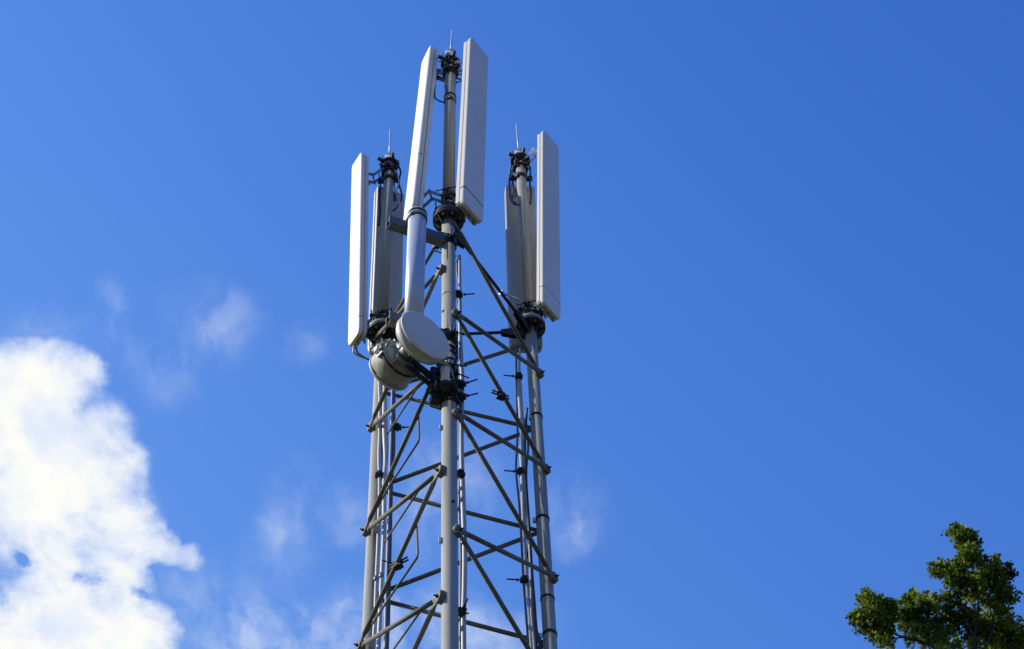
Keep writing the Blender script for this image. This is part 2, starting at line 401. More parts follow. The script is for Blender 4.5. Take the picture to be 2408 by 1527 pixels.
# pole-head collars (dark clamp plates with upright studs)
for l, ys in {'N': (150, 172), 'L': (388, 408), 'R': (377, 396)}.items():
    m = MB(); r = .069 if l == 'N' else .064
    for i, y in enumerate(ys):
        c = pol(l, y); R_ = (.128, .105)[i]
        m.lathe(c-Vector((0, 0, .02)), (0, 0, 1), [(0, r), (0, R_), (.030, R_*.96), (.030, r)], 9, False)
        for k in range(5):
            a = k*72+20+i*31; d = dirv(a)
            m.tube(c+d*(R_-.012)-Vector((0, 0, .07)), c+d*(R_-.012)+Vector((0, 0, .07 if i else .11)), .007, None, 8)
            m.bolt(c+d*(R_-.012)+Vector((0, 0, .015)), (0, 0, 1), .016, .016)
            if k % 2 == 0: m.box(c+d*(R_+.02), (d, Vector((0, 0, 1)), d.cross(Vector((0, 0, 1)))), (.07, .05, .03))
    m.obj('head_collar', M_DARK, tower)
# clamp stack just above each flange
for l in 'NLR':
    m = MB(); c = POLE[l][0]+Vector((0, 0, .05)); r = .07
    for k in range(3):
        clamp(m, c+Vector((0, 0, .055*k)), r, (55, -65, 175)[k], .05, .05, .22, .03)
    for k in range(6):
        d = dirv(k*60+10); m.plate([c+d*.06+Vector((0, 0, .10)), c+d*.10+Vector((0, 0, .10)), c+d*.15-Vector((0, 0, .045)), c+d*.06-Vector((0, 0, .045))], d.cross(Vector((0, 0, 1))), .012)
    m.obj('foot_clamp', M_DARK, tower)
# strap bands on the near leg and on the near pole
for l, y, w, M in (('N', 570, .035, M_BLACK), ('N', 578, .03, M_BLACK), ('N', 858, .03, M_DARK), ('N', 955, .03, M_BLACK), ('N', 700, .006, M_GALV), ('R', 1412, .02, M_BLACK), ('R', 985, .035, M_BLACK), ('R', 1226, .035, M_BLACK), ('R', 1497, .035, M_BLACK)):
    c = onleg(l, y); MB().lathe(c, (0, 0, 1), [(0, RAD[l]), (0, RAD[l]+.006), (w, RAD[l]+.006), (w, RAD[l])], 32).obj('band', M, tower)
for y, w in ((232, .03), (243, .012)):
    c = pol('N', y); MB().lathe(c, (0, 0, 1), [(0, .069), (0, .077), (w, .077), (w, .069)], 32).obj('band', M_BLACK, tower)

# bent rods and thin stays of the left face
def facept(px, py, face, off):
    """point seen at px,py on the plane of a face shifted outward by off"""
    n = OUT[face]; c = LEG['N']+n*off if face != 'LR' else LEG['L']+n*off
    d = ray(px, py); o = Vector((0, 0, CAMZ)); t = (c-o).dot(n)/d.dot(n); return o+d*t
for pts in ([(983.7, 977), (985.6, 1037), (917, 1141), (873, 1218)], [(979.6, 1237), (983, 1309), (910.7, 1414), (862.5, 1488)]):
    q = [facept(x, y, 'NL', .075) for x, y in pts]
    bend = [q[0], q[0].lerp(q[1], .9), q[1]+(q[2]-q[1]).normalized()*.02, q[2], q[3]]
    MB().path(bend, .011, 8, 0).obj('bent_rod', M_BRACE, tower)
for a, b in (((984, 908), (911, 1020)), ((991, 1144), (904, 1276)), ((996, 1428), (902, 1560))):
    pa = facept(*a, 'NL', .09); pb = at(*b, LEG['L'].y-.12)
    MB().tube(pa, pb, .0105, None, 8).obj('thin_stay', M_BRACE, tower)

# ---------------------------------------------------------------- panel antennas
def panel(label, top, bot, az, w, d, edge, lean_az=None, bands=(), M=M_WHITE, seam=.30, seam_w=.008):
    """top/bot: world points of the vertical edge seen nearest; edge (-1|1,-1|1): which corner (width side, front/back) that is"""
    n0 = dirv(az); up = (top-bot).normalized(); u = n0.cross(up).normalized(); u = -u       # u to the right when facing along -n
    n = up.cross(u).normalized()
    if n.dot(n0) < 0: n = -n
    H = (top-bot).length
    # centre of the bottom face
    c0 = bot-u*(edge[0]*w/2)-n*(edge[1]*d/2)
    root = thing('panel_antenna', label, 'panel antenna', c0-up*0, 'panel antennas round the mast head')
    def prof(a, dd, r, n0_, k=1.):
        P = []
        for sx_, sy_, r_ in ((1, 1, r), (-1, 1, r), (-1, -1, .008), (1, -1, .008)):
            cx_, cy_ = sx_*(a-r_), n0_+sy_*(dd-r_); s0 = math.atan2(sy_, sx_)-math.pi/4
            for i in range(5):
                t = s0+i*math.pi/8; P.append((k*(cx_+r_*math.cos(t)), n0_+k*(cy_+r_*math.sin(t)-n0_)))
        return P
    ring = lambda h, P: [c0+up*h+u*x+n*y for x, y in P]
    # radome: front 62 % of the depth, with a real seam near the bottom and at the top
    fd = d*.50; a = w/2
    hs = [(0, .66), (.008, .80), (.025, .90), (.055, .96), (.10, 1.), (seam-seam_w/2-.002, 1.), (seam-seam_w/2, .96), (seam+seam_w/2, .96), (seam+seam_w/2+.002, 1.), (H-.085, 1.), (H-.084, .985), (H-.078, .985), (H-.077, 1.), (H-.05, .985), (H-.02, .94), (H-.006, .87), (H, .78)]
    m = MB(); m.rings([ring(h, prof(a, fd/2, .028, d/2-fd/2, k)) for h, k in hs], True, False)
    m.obj('radome', M, root)
    for h, tk in ((seam, seam_w),):
        mm = MB(); P0 = prof(a*.992, fd/2*.985, .028, d/2-fd/2); mm.rings([ring(h-tk/2, P0), ring(h+tk/2, P0)], True, False); mm.obj('seam', M_DARK, root)
    bd = d*.385
    m = MB(); m.rings([ring(h, prof(a*.965, bd/2, .006, -d/2+bd/2, k)) for h, k in ((.03, .9), (.06, 1), (H-.05, 1), (H-.03, .92))], True, False)
    m.obj('back_tray', M, root)
    m = MB(); m.rings([ring(h, prof(a*.94, d*.08, .004, 0, 1)) for h in (.05, H-.05)], True, False); m.obj('groove', M_CAP, root)
    # connectors underneath
    for k in (-1, 0, 1): MB().tube(c0+u*k*w*.25-n*.01+up*.01, c0+u*k*w*.25-n*.01-up*.045, .014, .012, 10).obj('connector', M_TRAY, root)
    for h in bands:                                     # strap tied round the radome
        m = MB(); m.rings([ring(h+q, prof(a+e, d/2+e, .03, 0)) for q, e in ((0, 0), (0, .003), (.012, .003), (.012, 0))], False, False); m.obj('strap', M_DARK, root)
    root['_c'] = 0
    info = dict(root=root, c0=c0, up=up, u=u, n=n, H=H, w=w, d=d)
    return info
def mount(I, h, polept, r, tilt=0., light=False, w=.16, drop=.0):
    """bracket from the back of the panel at height h to the pole"""
    root = I['root']; b = I['c0']+I['up']*h-I['n']*(I['d']/2)
    d = polept-b; d.z = 0; L_ = d.length-r; d.normalize(); t = d.cross(Vector((0, 0, 1)))
    m = MB(); up = Vector((0, 0, 1))
    m.box(b+d*.012, (t, I['up'], d), (w, .20, .022))                       # channel on the panel
    z = Vector((0, 0, polept.z-b.z))
    if tilt:                                                                # scissor arms
        k = b+d*(L_*.5)+z*.5+up*tilt
        for s in (-1, 1):
            m.bar(b+d*.02+t*s*w*.4+up*.05, k+t*s*w*.4, .045, .01, up); m.bar(k+t*s*w*.34, b+d*L_+z+t*s*w*.34, .045, .01, up)
        m.tube(k-t*w*.55, k+t*w*.55, .011, None, 8)
    else:
        for s in (-1, 1): m.bar(b+d*.02+t*s*w*.4, b+d*L_+z+t*s*w*.4, .07, .01, up)
    m.tube(b+d*.05-t*w*.55, b+d*.05+t*w*.55, .010, None, 8)
    m.bolt(b+d*.05+t*w*.5, t, .018, .015); m.bolt(b+d*.05-t*w*.5, -t, .018, .015)
    o = m.obj('bracket', M_GALV if light else M_TRAY, root)
    m = MB(); clamp(m, Vector((polept.x, polept.y, polept.z)), r, math.degrees(math.atan2(d.x, -d.y)), .06, .06, .24); m.obj('clamp', M_DARK, o)

YN = NY; YB = LEG['L'].y
p1 = panel('tall white panel antenna leaning inward, left of the highest pole, above the galvanized pipe', at(1012, 103, YN-.13), at(970, 482, YN-.13), -63, .30, .125, (1, 1), M=M_WHITE, bands=(), seam=1.07, seam_w=.012)
p2 = panel('tall white panel antenna right of the highest pole, with dark seam near its foot', at(1109, 84, YN-.28), at(1091, 473, YN-.23), 57, .375, .125, (-1, 1), seam=.30, seam_w=.02)
p3 = panel('leftmost white panel antenna, sunlit, on the shorter left pole', at(850, 355, YB-.14), at(844, 778, YB-.12), -56, .28, .115, (1, 1), seam=.30)
p4 = panel('rightmost white panel antenna, shaded face, on the shorter right pole', at(1279, 303, YB-.30), at(1279, 708, YB-.25), 57, .36, .11, (-1, 1), seam=.30)
def tgt(px, py, Y): return at(px, py, Y)
p5 = panel('narrow weathered and shade-toned panel antenna seen from behind, hanging behind the left pole', at(888, 432, YB+.18), at(872, 815, YB+.18), 208, .385, .13, (1, -1), M=M_DIRTY_SHADE, seam=.3)
p6 = panel('weathered and shade-toned panel antenna seen from behind, hanging behind the right pole', at(1187, 432, YB+.20), at(1198, 812, YB+.20), 186, .39, .12, (1, -1), M=M_DIRTY_SHADE, seam=.3)
mount(p1, p1['H']-.42, pol('N', 178), .075, w=.14); mount(p1, .24, pol('N', 465), .075, tilt=.16, w=.14)
mount(p2, p2['H']-.34, pol('N', 160), .075, light=True); mount(p2, .12, pol('N', 478), .075)
mount(p3, p3['H']-.40, pol('L', 402), .07, tilt=-.08); mount(p3, .18, pol('L', 752), .07)
mount(p4, p4['H']-.36, pol('R', 384), .07, tilt=.15, light=True); mount(p4, .14, pol('R', 730), .07, light=True)
mount(p5, p5['H']-.2, pol('L', 425), .07); mount(p5, .42, pol('L', 745), .07)
mount(p6, p6['H']-.2, pol('R', 420), .07); mount(p6, .42, pol('R', 735), .07)
def jumper(I, pts, r=.011, M=M_BLACK):
    MB().path(pts, r, 8, 6).obj('jumper_cable', M, I['root'])
# jumpers
jumper(p3, [at(832, 815, YB-.1), at(832, 828, YB-.1), at(842, 836, YB-.06), at(858, 842, YB), at(872, 846, YB), at(885, 842, YB)], .013, M_GCAB)
jumper(p3, [at(838, 815, YB-.1), at(840, 828, YB-.1), at(852, 838, YB-.06), at(866, 846, YB), at(880, 848, YB)], .011, M_DCAB)
jumper(p1, [at(1024, 185, YN-.05), at(1022, 225, YN-.07), at(1030, 236, YN-.08), at(1046, 242, YN-.09)], .010)
jumper(p1, [at(1046, 200, YN-.085), at(1056, 222, YN-.09), at(1070, 235, YN-.06)], .007)
jumper(p2, [at(1072, 183, YN-.07), at(1082, 187, YN-.08), at(1094, 188, YN-.05)], .010)
jumper(p6, [at(1205, 400, YB-.05), at(1198, 420, YB), at(1200, 460, YB), at(1206, 478, YB-.06), at(1218, 482, YB-.10)], .014)
jumper(p6, [at(1203, 385, YB-.05), at(1200, 405, YB), at(1208, 440, YB), at(1205, 470, YB-.06), at(1212, 477, YB-.10)], .012)
jumper(p6, [at(1240, 380, YB-.05), at(1247, 400, YB), at(1246, 430, YB), at(1249, 455, YB), at(1247, 480, YB)], .013)
jumper(p5, [at(935, 385, YB-.04), at(942, 405, YB), at(938, 430, YB), at(945, 460, YB), at(936, 485, YB-.05), at(925, 496, YB-.08)], .012)
jumper(p5, [at(928, 400, YB-.08), at(938, 425, YB-.05), at(932, 455, YB-.05), at(940, 480, YB-.05), at(933, 497, YB-.08)], .009, M_GCAB)
jumper(p5, [at(893, 445, YB+.05), at(892, 470, YB+.05), at(893, 500, YB+.05), at(890, 530, YB+.05)], .016)

# ---------------------------------------------------------------- lightning rods
for lab, a, b, Y in (('thin grey lightning rod standing on the highest pole', (1059.5, 133), (1063, 71), YN), ('thin upright lightning rod standing on the left pole', (915.5, 376), (917.5, 305), YB), ('thin lightning rod leaning slightly, standing on the right pole', (1221, 366), (1214, 292), YB)):
    p, q = at(*a, Y), at(*b, Y); root = thing('lightning_rod', lab, 'lightning rod', p, 'lightning rods on the poles')
    MB().tube(p, q, .0115, .008, 12).obj('rod', M_GALV, root)
    MB().lathe(p, q-p, [(-.03, .04), (0, .04), (.03, .02), (.05, .016)], 16).obj('socket', M_TRAY, root)

# ---------------------------------------------------------------- galvanized mounting pipe beside the near leg
PY = YN-.345
pt, pb = at(981.5, 503, PY), at(974, 800, PY); pb.x = pt.x-.015
mp = thing('mounting_pipe', 'thick galvanized pipe clamped left of the near leg, carrying the dish', 'pipe', pb)
ax = (pt-pb).normalized()
po = MB().lathe(pb, ax, [(0, .085), (0, .098), ((pt-pb).length, .098), ((pt-pb).length, .085)], 40).obj('pipe', M_GALV, mp)
for k, (h, M) in enumerate(((.055, M_BLACK), (.10, M_GALV), (.145, M_BLACK))):
    c = pt-ax*h; MB().lathe(c, ax, [(0, .098), (0, .108), (.026, .108), (.026, .098)], 40).obj('band', M, mp)
for ye, yn in ((522, 562), (748, 800)):
    a = at(912, ye, YN-.33); b = Vector((NX, NY-.02, 0)); b.z = a.z
    d = (b-a).normalized(); t = d.cross(Vector((0, 0, 1))); m = MB()
    # open box beam: four plates
    for o_, w_, t_ in ((t*.045, .13, .008), (-t*.045, .13, .008)): m.bar(a+o_, b+o_-d*.03, w_, t_)
    up = Vector((0, 0, .061))
    m.box((a+b)/2-up, (t, Vector((0, 0, 1)), d), (.082, .008, (b-a).length-.03))
    m.box((a+b)/2+up, (t, Vector((0, 0, 1)), d), (.082, .008, (b-a).length-.03))
    ao = m.obj('arm', M_ARM, mp)
    m = MB(); clamp(m, Vector((NX, NY, a.z)), RAD['N'], -70, .12, .07, .26, .016); m.obj('clamp', M_DARK, ao)

# ---------------------------------------------------------------- dishes
def dish(label, c, az, R_, depth, back, Mr, Mb, front=True):
    n = dirv(az); root = thing('dish_antenna', label, 'dish antenna', c-n*depth)
    m = MB().lathe(c, n, [(-.002, R_+.004), (.008, R_+.001), (.014, R_-.02), (.022, R_*.6), (.025, .02)], 64); m.obj('radome_face', M_FACE, root)
    m = MB().lathe(c, n, [(-depth, R_*.96), (-depth+.012, R_*.985), (-.012, R_), (-.010, R_-.008), (-.003, R_-.008)], 64)
    m.obj('shroud', Mr, root)
    m = MB().lathe(c-n*depth, -n, [(-.004, R_*.95), (back*.3, R_*.9), (back*.5, R_*.74), (back*.8, R_*.5), (back, R_*.3)], 48)
    m.obj('reflector_back', Mb, root)
    u = n.cross(Vector((0, 0, 1)))
    return root, n, u
c1 = at(1000.5, 789, YN-.47)
d1, n1_, u1 = dish('larger round dish, flat grey face to the viewer, at the foot of the galvanized pipe', c1, 42, .292, .10, .10, M_RIMW, M_ALG)
hub = c1-n1_*.22
m = MB().tube(hub+n1_*.03, hub-n1_*.10, .09, .09, 24); m.box(hub-n1_*.13, (u1, Vector((0, 0, 1)), n1_), (.2, .26, .08)); m.obj('hub', M_TRAY, d1)
m = MB(); m.bar(hub-n1_*.05, Vector((pb.x, PY, hub.z+.05)), .09, .05); m.bar(hub-n1_*.05-Vector((0, 0, .1)), Vector((pb.x, PY, hub.z-.05)), .06, .04); m.obj('mount_arm', M_DARK, d1)
c2 = at(913.6, 877, YN+.02)
d2, n2_, u2 = dish('smaller weathered dish turned away, its drum back seen below the left pole', c2, -141, .225, .24, .05, M_ALG, M_ALG)
hb = c2-n2_*.30
m = MB().tube(hb+n2_*.02, hb-n2_*.08, .12, .11, 28)
m.obj('hub', M_RIMW, d2)
for h, M in ((.02, M_RIMW),):
    MB().lathe(c2-n2_*h, n2_, [(0, .217), (0, .232), (.016, .232), (.016, .217)], 56).obj('rim_band', M, d2)
zz = Vector((0, 0, 1))
for h, w_ in ((.228, .03),):
    MB().lathe(c2-n2_*h, n2_, [(0, .214), (0, .228), (w_, .228), (w_, .214)], 56).obj('dark_band', M_DARK, d2)
for k in range(9):
    a = 60+k*17; q = u2*math.cos(rad(a))+zz*math.sin(rad(a)); v = u2*-math.sin(rad(a))+zz*math.cos(rad(a))
    MB().box(c2-n2_*.19+q*.232, (v, n2_, q), (.016, .09, .03)).obj('rib', M_TRAY if k % 2 else M_RIMW, d2)
for a, s1, dd in ((150, .09, .10), (120, .06, .17), (175, .07, .16), (95, .08, .09)):
    q = u2*math.cos(rad(a))+zz*math.sin(rad(a)); v = u2*-math.sin(rad(a))+zz*math.cos(rad(a))
    MB().box(c2-n2_*dd+q*.242, (v, n2_, q), (s1, s1*.8, .05)).obj('cover_box', M_WHITE, d2)
m = MB()
for k in range(7): m.box(hb-n2_*.13+u2*((k-3)*.028), (u2, Vector((0, 0, 1)), n2_), (.008, .19, .07))
m.box(hb-n2_*.10, (u2, Vector((0, 0, 1)), n2_), (.2, .2, .05)); m.obj('radio_unit', M_RIMW, d2)
m = MB()
for a in (30, 100, 170, 250, 320):
    q = (u2*math.cos(rad(a))+Vector((0, 0, 1))*math.sin(rad(a)))
    m.bar(hb+q*.08-n2_*.01, c2-n2_*.2+q*.235, .03, .012, n2_); m.tube(c2-n2_*.22+q*.2, c2-n2_*.30+q*.2, .012, None, 8)
m.obj('back_struts', M_TRAY, d2)
# arm of the small dish to the near leg, with swivel plates and studs
e = onleg('N', 905)+Vector((-.10, -.02, 0)); s_ = hb-Vector((0, 0, .05))
m = MB(); m.bar(s_, e+Vector((0, 0, .02)), .07, .04); m.bar(s_-Vector((0, 0, .12)), e-Vector((0, 0, .12)), .05, .03)
m.tube(e+Vector((-.05, -.06, -.22)), e+Vector((-.05, -.06, .16)), .03, None, 14)
m.obj('mount_arm', M_DARK, d2)
m = MB()
for k, dz in enumerate((.16, .04, -.10, -.24)):
    clamp(m, onleg('N', 905)+Vector((0, 0, dz)), RAD['N'], (-75, -60, -80, -65)[k], .07, .07, .30, .02)
    m.box(onleg('N', 905)+Vector((-.13, -.05, dz-.03)), (dirv(-70), Vector((0, 0, 1)), dirv(20)), (.1, .08, .09))
m.obj('leg_clamp', M_DARK, d2)
# small radio on the near leg beside the dish
rc = at(1047, 884, YN-.20)
r1 = thing('radio_unit', 'small pale cylinder radio clamped on the near leg, under the large dish', 'radio unit', rc-Vector((0, 0, .12)))
MB().lathe(rc-Vector((0, 0, .13)), (0, 0, 1), [(0, .035), (.01, .043), (.2, .043), (.21, .047), (.235, .047), (.25, .03)], 20).obj('housing', M_WHITE, r1)
MB().path([at(1030, 852, YN-.3), at(1050, 856, YN-.26), at(1060, 868, YN-.2), at(1065, 885, YN-.15), at(1067, 905, YN-.1), at(1064, 930, YN-.08)], .011, 8, 5).obj('jumper_cable', M_GCAB, r1)
m = MB(); clamp(m, rc-Vector((0, 0, .15)), .045, 0, .05, .04, .14); m.box(rc+Vector((.0, .07, -.1)), (Vector((1, 0, 0)), Vector((0, 0, 1)), Vector((0, 1, 0))), (.06, .1, .1)); m.obj('clamp', M_DARK, r1)
# coiled black cable round the leg
m = MB(); c = onleg('N', 800); pts = []
for k in range(60):
    a = k*.55; pts.append(c+Vector((math.cos(a)*(RAD['N']+.012), math.sin(a)*(RAD['N']+.012), .14-k*.0075)))
o = m.path(pts, .011, 6, 0).obj('cable_coil', M_BLACK); o['label'] = 'black cable coiled round the near leg beside the large dish'; o['category'] = 'cable'
pts = [at(1060, 812, YN-.09), at(1072, 840, YN-.02), at(1066, 868, YN-.05), at(1074, 900, YN-.02), at(1070, 930, YN-.04), at(1084, 955, YN)]
o = MB().path(pts, .012, 8, 6).obj('loose_cable', M_BLACK); o['label'] = 'loose black cable running down the near leg behind the large dish'; o['category'] = 'cable'

# ---------------------------------------------------------------- feeder cables up the legs
def feeder(label, pts, r, M, clamps=(), wob=.004, collars=()):
    root = thing('feeder_cable', label, 'cable', pts[-1], 'feeder cables strapped along the legs')
    MB().path(pts, r, 12, 5).obj('cable', M, root)
    for c in collars:
        MB().lathe(c-Vector((0, 0, .03)), (0, 0, 1), [(0, c_r(r)), (.06, c_r(r))], 14).obj('collar', M_TRAY, root)
    for c, a in clamps:
        m = MB(); d = dirv(a); t = d.cross(Vector((0, 0, 1)))
        rr = r[0] if isinstance(r, (list, tuple)) else r
        m.box(c, (d, t, Vector((0, 0, 1))), (.07+rr, .055, .04)); m.box(c+Vector((0, 0, .025)), (d, t, Vector((0, 0, 1))), (.05, .08, .016))
        m.tube(c-d*.02, c+d*.17, .0075, None, 8); m.tube(c-t*.06, c+t*.07, .008, None, 8); m.bolt(c+d*.06, d, .015, .015)
        m.obj('cable_clamp', M_DARK, root)
    return root
def c_r(r): return (r if not isinstance(r, (list, tuple)) else r[0])*1.22
def run(px, Y, jit=.0, seed=0, down=True):
    """px: list of photo points; continues to the ground"""
    rn = random.Random(seed); P = [at(x, y, Y) for x, y in px]
    for p in P: p.x += rn.uniform(-jit, jit)
    if down:
        z = P[-1].z-1.2; x = P[-1].x
        while z > 1: P.append(Vector((x+rn.uniform(-.01, .01), Y, z))); z -= 1.5
        P.append(Vector((x, Y, .1)))
    return P
Q = run([(890, 850), (893, 930), (893, 1010), (892, 1075), (893, 1140), (891, 1240), (886, 1350), (882, 1450), (879, 1527)], YB-.10, .003, 1)
feeder('pale feeder cable nearest to the left leg', Q, .019, M_GCAB, [(at(892, 1118, YB-.11), 100)], collars=[at(884, 1362, YB-.10)])
Q = run([(905, 860), (904, 930), (906, 1010), (908, 1075), (903, 1140), (903, 1240), (898, 1350), (894, 1450), (890, 1527)], YB-.12, .003, 2)
feeder('pale feeder cable, second from the left leg', Q, [.02, .022, .03, .03, .02, .02, .021, .02, .02]+[.02]*12, M_GCAB, collars=[at(897, 1355, YB-.12)])
Q = run([(923, 880), (920, 1000), (917, 1100), (914, 1200), (911, 1300), (908, 1400), (905, 1527)], YB-.18, .001, 3)
feeder('thin pale rail-like cable in front of the dark ones by the left leg', Q, .010, M_GCAB)
Q = run([(926, 880), (926, 1000), (925, 1060), (921, 1120), (918, 1240), (915, 1350), (912, 1450), (909, 1527)], YB+.02, .003, 4)
feeder('dark thick feeder cable farthest from the left leg', Q, .021, M_DCAB, [(at(934, 1006, YB), 90), (at(935, 1330, YB-.1), -60)])
Q = run([(1222, 820), (1221, 880), (1222, 930), (1226, 1000), (1226, 1050), (1228, 1110), (1232, 1240), (1238, 1350), (1245, 1450), (1250, 1527)], YB-.05, .002, 5)
feeder('pale feeder cable left of the right leg', Q, [.012, .014, .030, .028, .018, .03, .028, .018, .019]+[.02]*12, M_GCAB, [(at(1220, 886, YB-.08), -80), (at(1224, 1110, YB-.08), -80), (at(1233, 1365, YB-.08), -80)])
Q = run([(1214, 820), (1214, 880), (1217, 1000), (1216, 1050), (1214, 1110), (1222, 1200), (1230, 1350), (1237, 1450), (1243, 1527)], YB+.0, .002, 6)
feeder('dark feeder cable beside the pale one at the right leg', Q, .011, M_DCAB)
Q = run([(1240, 960), (1238, 1000), (1242, 1050), (1238, 1120), (1246, 1250), (1252, 1350), (1258, 1420), (1262, 1480), (1270, 1527)], YB-.09, .002, 7)
feeder('thin black feeder cable touching the right leg', Q, .011, M_BLACK)
Q = run([(1224, 1155), (1228, 1200), (1234, 1260), (1244, 1330), (1250, 1400), (1255, 1527)], YB-.02, .004, 8)
feeder('slack thin black cable between the cables of the right leg', Q, .008, M_BLACK)
Q = run([(1236, 985), (1234, 1060), (1237, 1150), (1243, 1260), (1250, 1360), (1257, 1450), (1262, 1527)], YB+.03, .003, 11)
feeder('dark thick feeder cable behind the pale one at the right leg', Q, .016, M_DCAB)
Q = run([(1232, 1110), (1239, 1180), (1244, 1260), (1249, 1360), (1251, 1450), (1257, 1527)], YB-.06, .003, 12)
feeder('second pale feeder cable at the right leg, starting at the middle clamp', Q, .015, M_GCAB)
Q = run([(1081, 602), (1082, 700), (1083, 800), (1087, 900), (1086, 1000), (1086, 1080), (1089, 1180), (1093, 1290), (1092, 1380), (1090, 1450), (1091, 1527)], YN+.10, .001, 9)
feeder('grey feeder conduit running down the right side of the near leg', Q, [.016, .018, .02, .022, .02, .02, .022, .024]+[.022]*14, M_GCAB,
       [(at(1078, 694, YN+.06), 88), (at(1085, 905, YN+.03), 70), (at(1085, 935, YN+.03), 75), (at(1082, 1116, YN+.05), -60), (at(1086, 1440, YN+.06), 20)], collars=[at(1089, 1276, YN+.10), at(1088, 1000, YN+.10)])
Q = run([(1076, 612), (1075, 640), (1079, 670), (1078, 720), (1080, 800), (1081, 900), (1080, 1000), (1082, 1100), (1080, 1200), (1084, 1300), (1083, 1527)], YN+.16, .003, 10)
feeder('thin dark feeder cable behind the grey conduit at the near leg', Q, .010, M_DCAB)
# white clips on legs, dark step-bolt sockets
for l, x, y in (('N', 1037, 1007), ('N', 1036, 1272), ('R', 1247, 983), ('R', 1256, 1224), ('R', 1270, 1496)):
    c = at(x, y, LEG[l].y-.03); m = MB(); m.box(c, (Vector((1, 0, 0)), Vector((0, 1, 0)), Vector((0, 0, 1))), (.03, .04, .05)); m.obj('leg_clip', M_CAP, tower)
for l, y, a in (('N', 1192, 30), ('N', 740, -50), ('R', 1100, -30), ('L', 1375, 40), ('N', 245, 0)):
    c = onleg(l, y) if y > 500 else pol(l, y); r = RAD[l]
    MB().lathe(c+dirv(a)*(r-.012), dirv(a), [(0, .018), (.016, .018), (.02, .012)], 12).obj('plug', M_DARK, tower)
# clamp with studs on the steep diagonals
for fx, (x, y), a in (('NR', (1177, 931), -60), ('NL', (937, 1328), 60)):
    c = facept(x, y, fx, .08); m = MB()
    for k in (-1, 1): m.box(c+Vector((0, 0, .03*k)), (dirv(a), dirv(a+90), Vector((0, 0, 1))), (.085, .06, .016))
    m.tube(c+dirv(a)*-.10, c+dirv(a)*.11, .009, None, 8); m.tube(c+dirv(a)*-.1+Vector((0, 0, .04)), c+dirv(a)*.1+Vector((0, 0, .04)), .009, None, 8)
    m.box(c, (dirv(a), dirv(a+90), Vector((0, 0, 1))), (.04, .07, .07)); m.obj('brace_clamp', M_DARK, tower)
# step peg by the right flange
p = at(1180, 689, YB-.25); q = at(1222, 706, YB-.10)
m = MB().tube(p, q, .014, None, 10); m.lathe(p, q-p, [(-.02, .028), (.012, .028)], 12); m.obj('peg', M_GALV, tower)

# ---------------------------------------------------------------- tree
def crop(x, y): return (2450+x/3.707)/1.2525, (1500+y/3.707)/1.2525
TY = 22.0                                                # distance of the crown in front of the camera
tpos = crop(1500, 2400)
base = at(*tpos, TY); base.z = 0
tree = thing('leafy_tree', 'leafy green tree whose crown top fills the lower right corner', 'tree', base)
PPM = FPX/(at(*crop(1300, 1000), TY)-Vector((0, 0, CAMZ))).dot(F)     # photo units per metre there
CU = 1/(3.707*1.2525*PPM)                                # crop unit in metres
clumps = []   # (x, y, radius, dy metres, density)
def C(x, y, r, dy=0., k=1.): clumps.append((x, y, r, dy, k))
# spire
for x, y, r in ((1350, 250, 62), (1400, 320, 70), (1440, 400, 80), (1490, 470, 90), (1540, 330, 45), (1570, 400, 45), (1480, 550, 85), (1580, 520, 60), (1480, 250, 26), (1395, 225, 34), (1535, 275, 22), (1600, 590, 45), (1420, 610, 65), (1285, 275, 22), (1495, 270, 20)): C(x, y, r, random.uniform(-.2, .2), 1.1)
for x, y, r in ((1090, 690, 40), (1130, 630, 45), (1190, 640, 60), (1260, 670, 65), (1340, 640, 60), (1310, 740, 60), (1170, 720, 35), (1310, 600, 30), (1390, 700, 65), (1300, 830, 60), (1380, 790, 70), (1180, 745, 25)): C(x, y, r, random.uniform(-.3, .1))
for x, y, r in ((1790, 560, 45), (1800, 640, 80), (1700, 690, 75), (1880, 720, 80), (1640, 760, 70), (1800, 780, 110), (1540, 740, 50), (1600, 860, 100), (1480, 830, 90), (1740, 900, 120), (1880, 880, 95), (1960, 960, 70), (1850, 1010, 90), (1950, 720, 38), (1935, 630, 18), (1430, 900, 60), (1640, 640, 35), (1690, 560, 16), (1560, 950, 60), (1770, 1100, 60), (1880, 1110, 50), (1690, 1010, 45)): C(x, y, r, random.uniform(-.3, .4))
for x, y, r in ((380, 940, 45), (320, 985, 32), (430, 1000, 65), (520, 1020, 55), (370, 1060, 45), (480, 1090, 85), (290, 1180, 55), (400, 1180, 100), (520, 1190, 110), (620, 1110, 75), (330, 1290, 70), (460, 1290, 100), (580, 1270, 80), (420, 1370, 55), (530, 1400, 80), (600, 1480, 65), (215, 1190, 20), (260, 1235, 40), (610, 1040, 28), (655, 1060, 35), (660, 1200, 70), (520, 1460, 40), (630, 1380, 60)): C(x, y, r, random.uniform(-.5, -.1), 1.15)
for x, y, r in ((760, 1090, 65), (850, 1000, 45), (900, 980, 55), (880, 1080, 75), (960, 1010, 60), (1030, 950, 35), (1000, 1080, 70), (780, 1190, 85), (900, 1190, 90), (1130, 990, 45), (1090, 1070, 60), (1180, 1050, 55), (1240, 990, 50), (1300, 1010, 60), (1010, 1230, 90), (830, 1300, 60), (930, 1330, 75), (1270, 1130, 70), (1330, 1200, 80), (1120, 1270, 70), (870, 1440, 55), (960, 1450, 65), (800, 1240, 60), (1060, 1370, 70), (1150, 1350, 65), (1220, 1270, 60), (890, 930, 22), (1120, 1460, 75), (820, 970, 25), (1370, 960, 40)): C(x, y, r, random.uniform(-.2, .5))
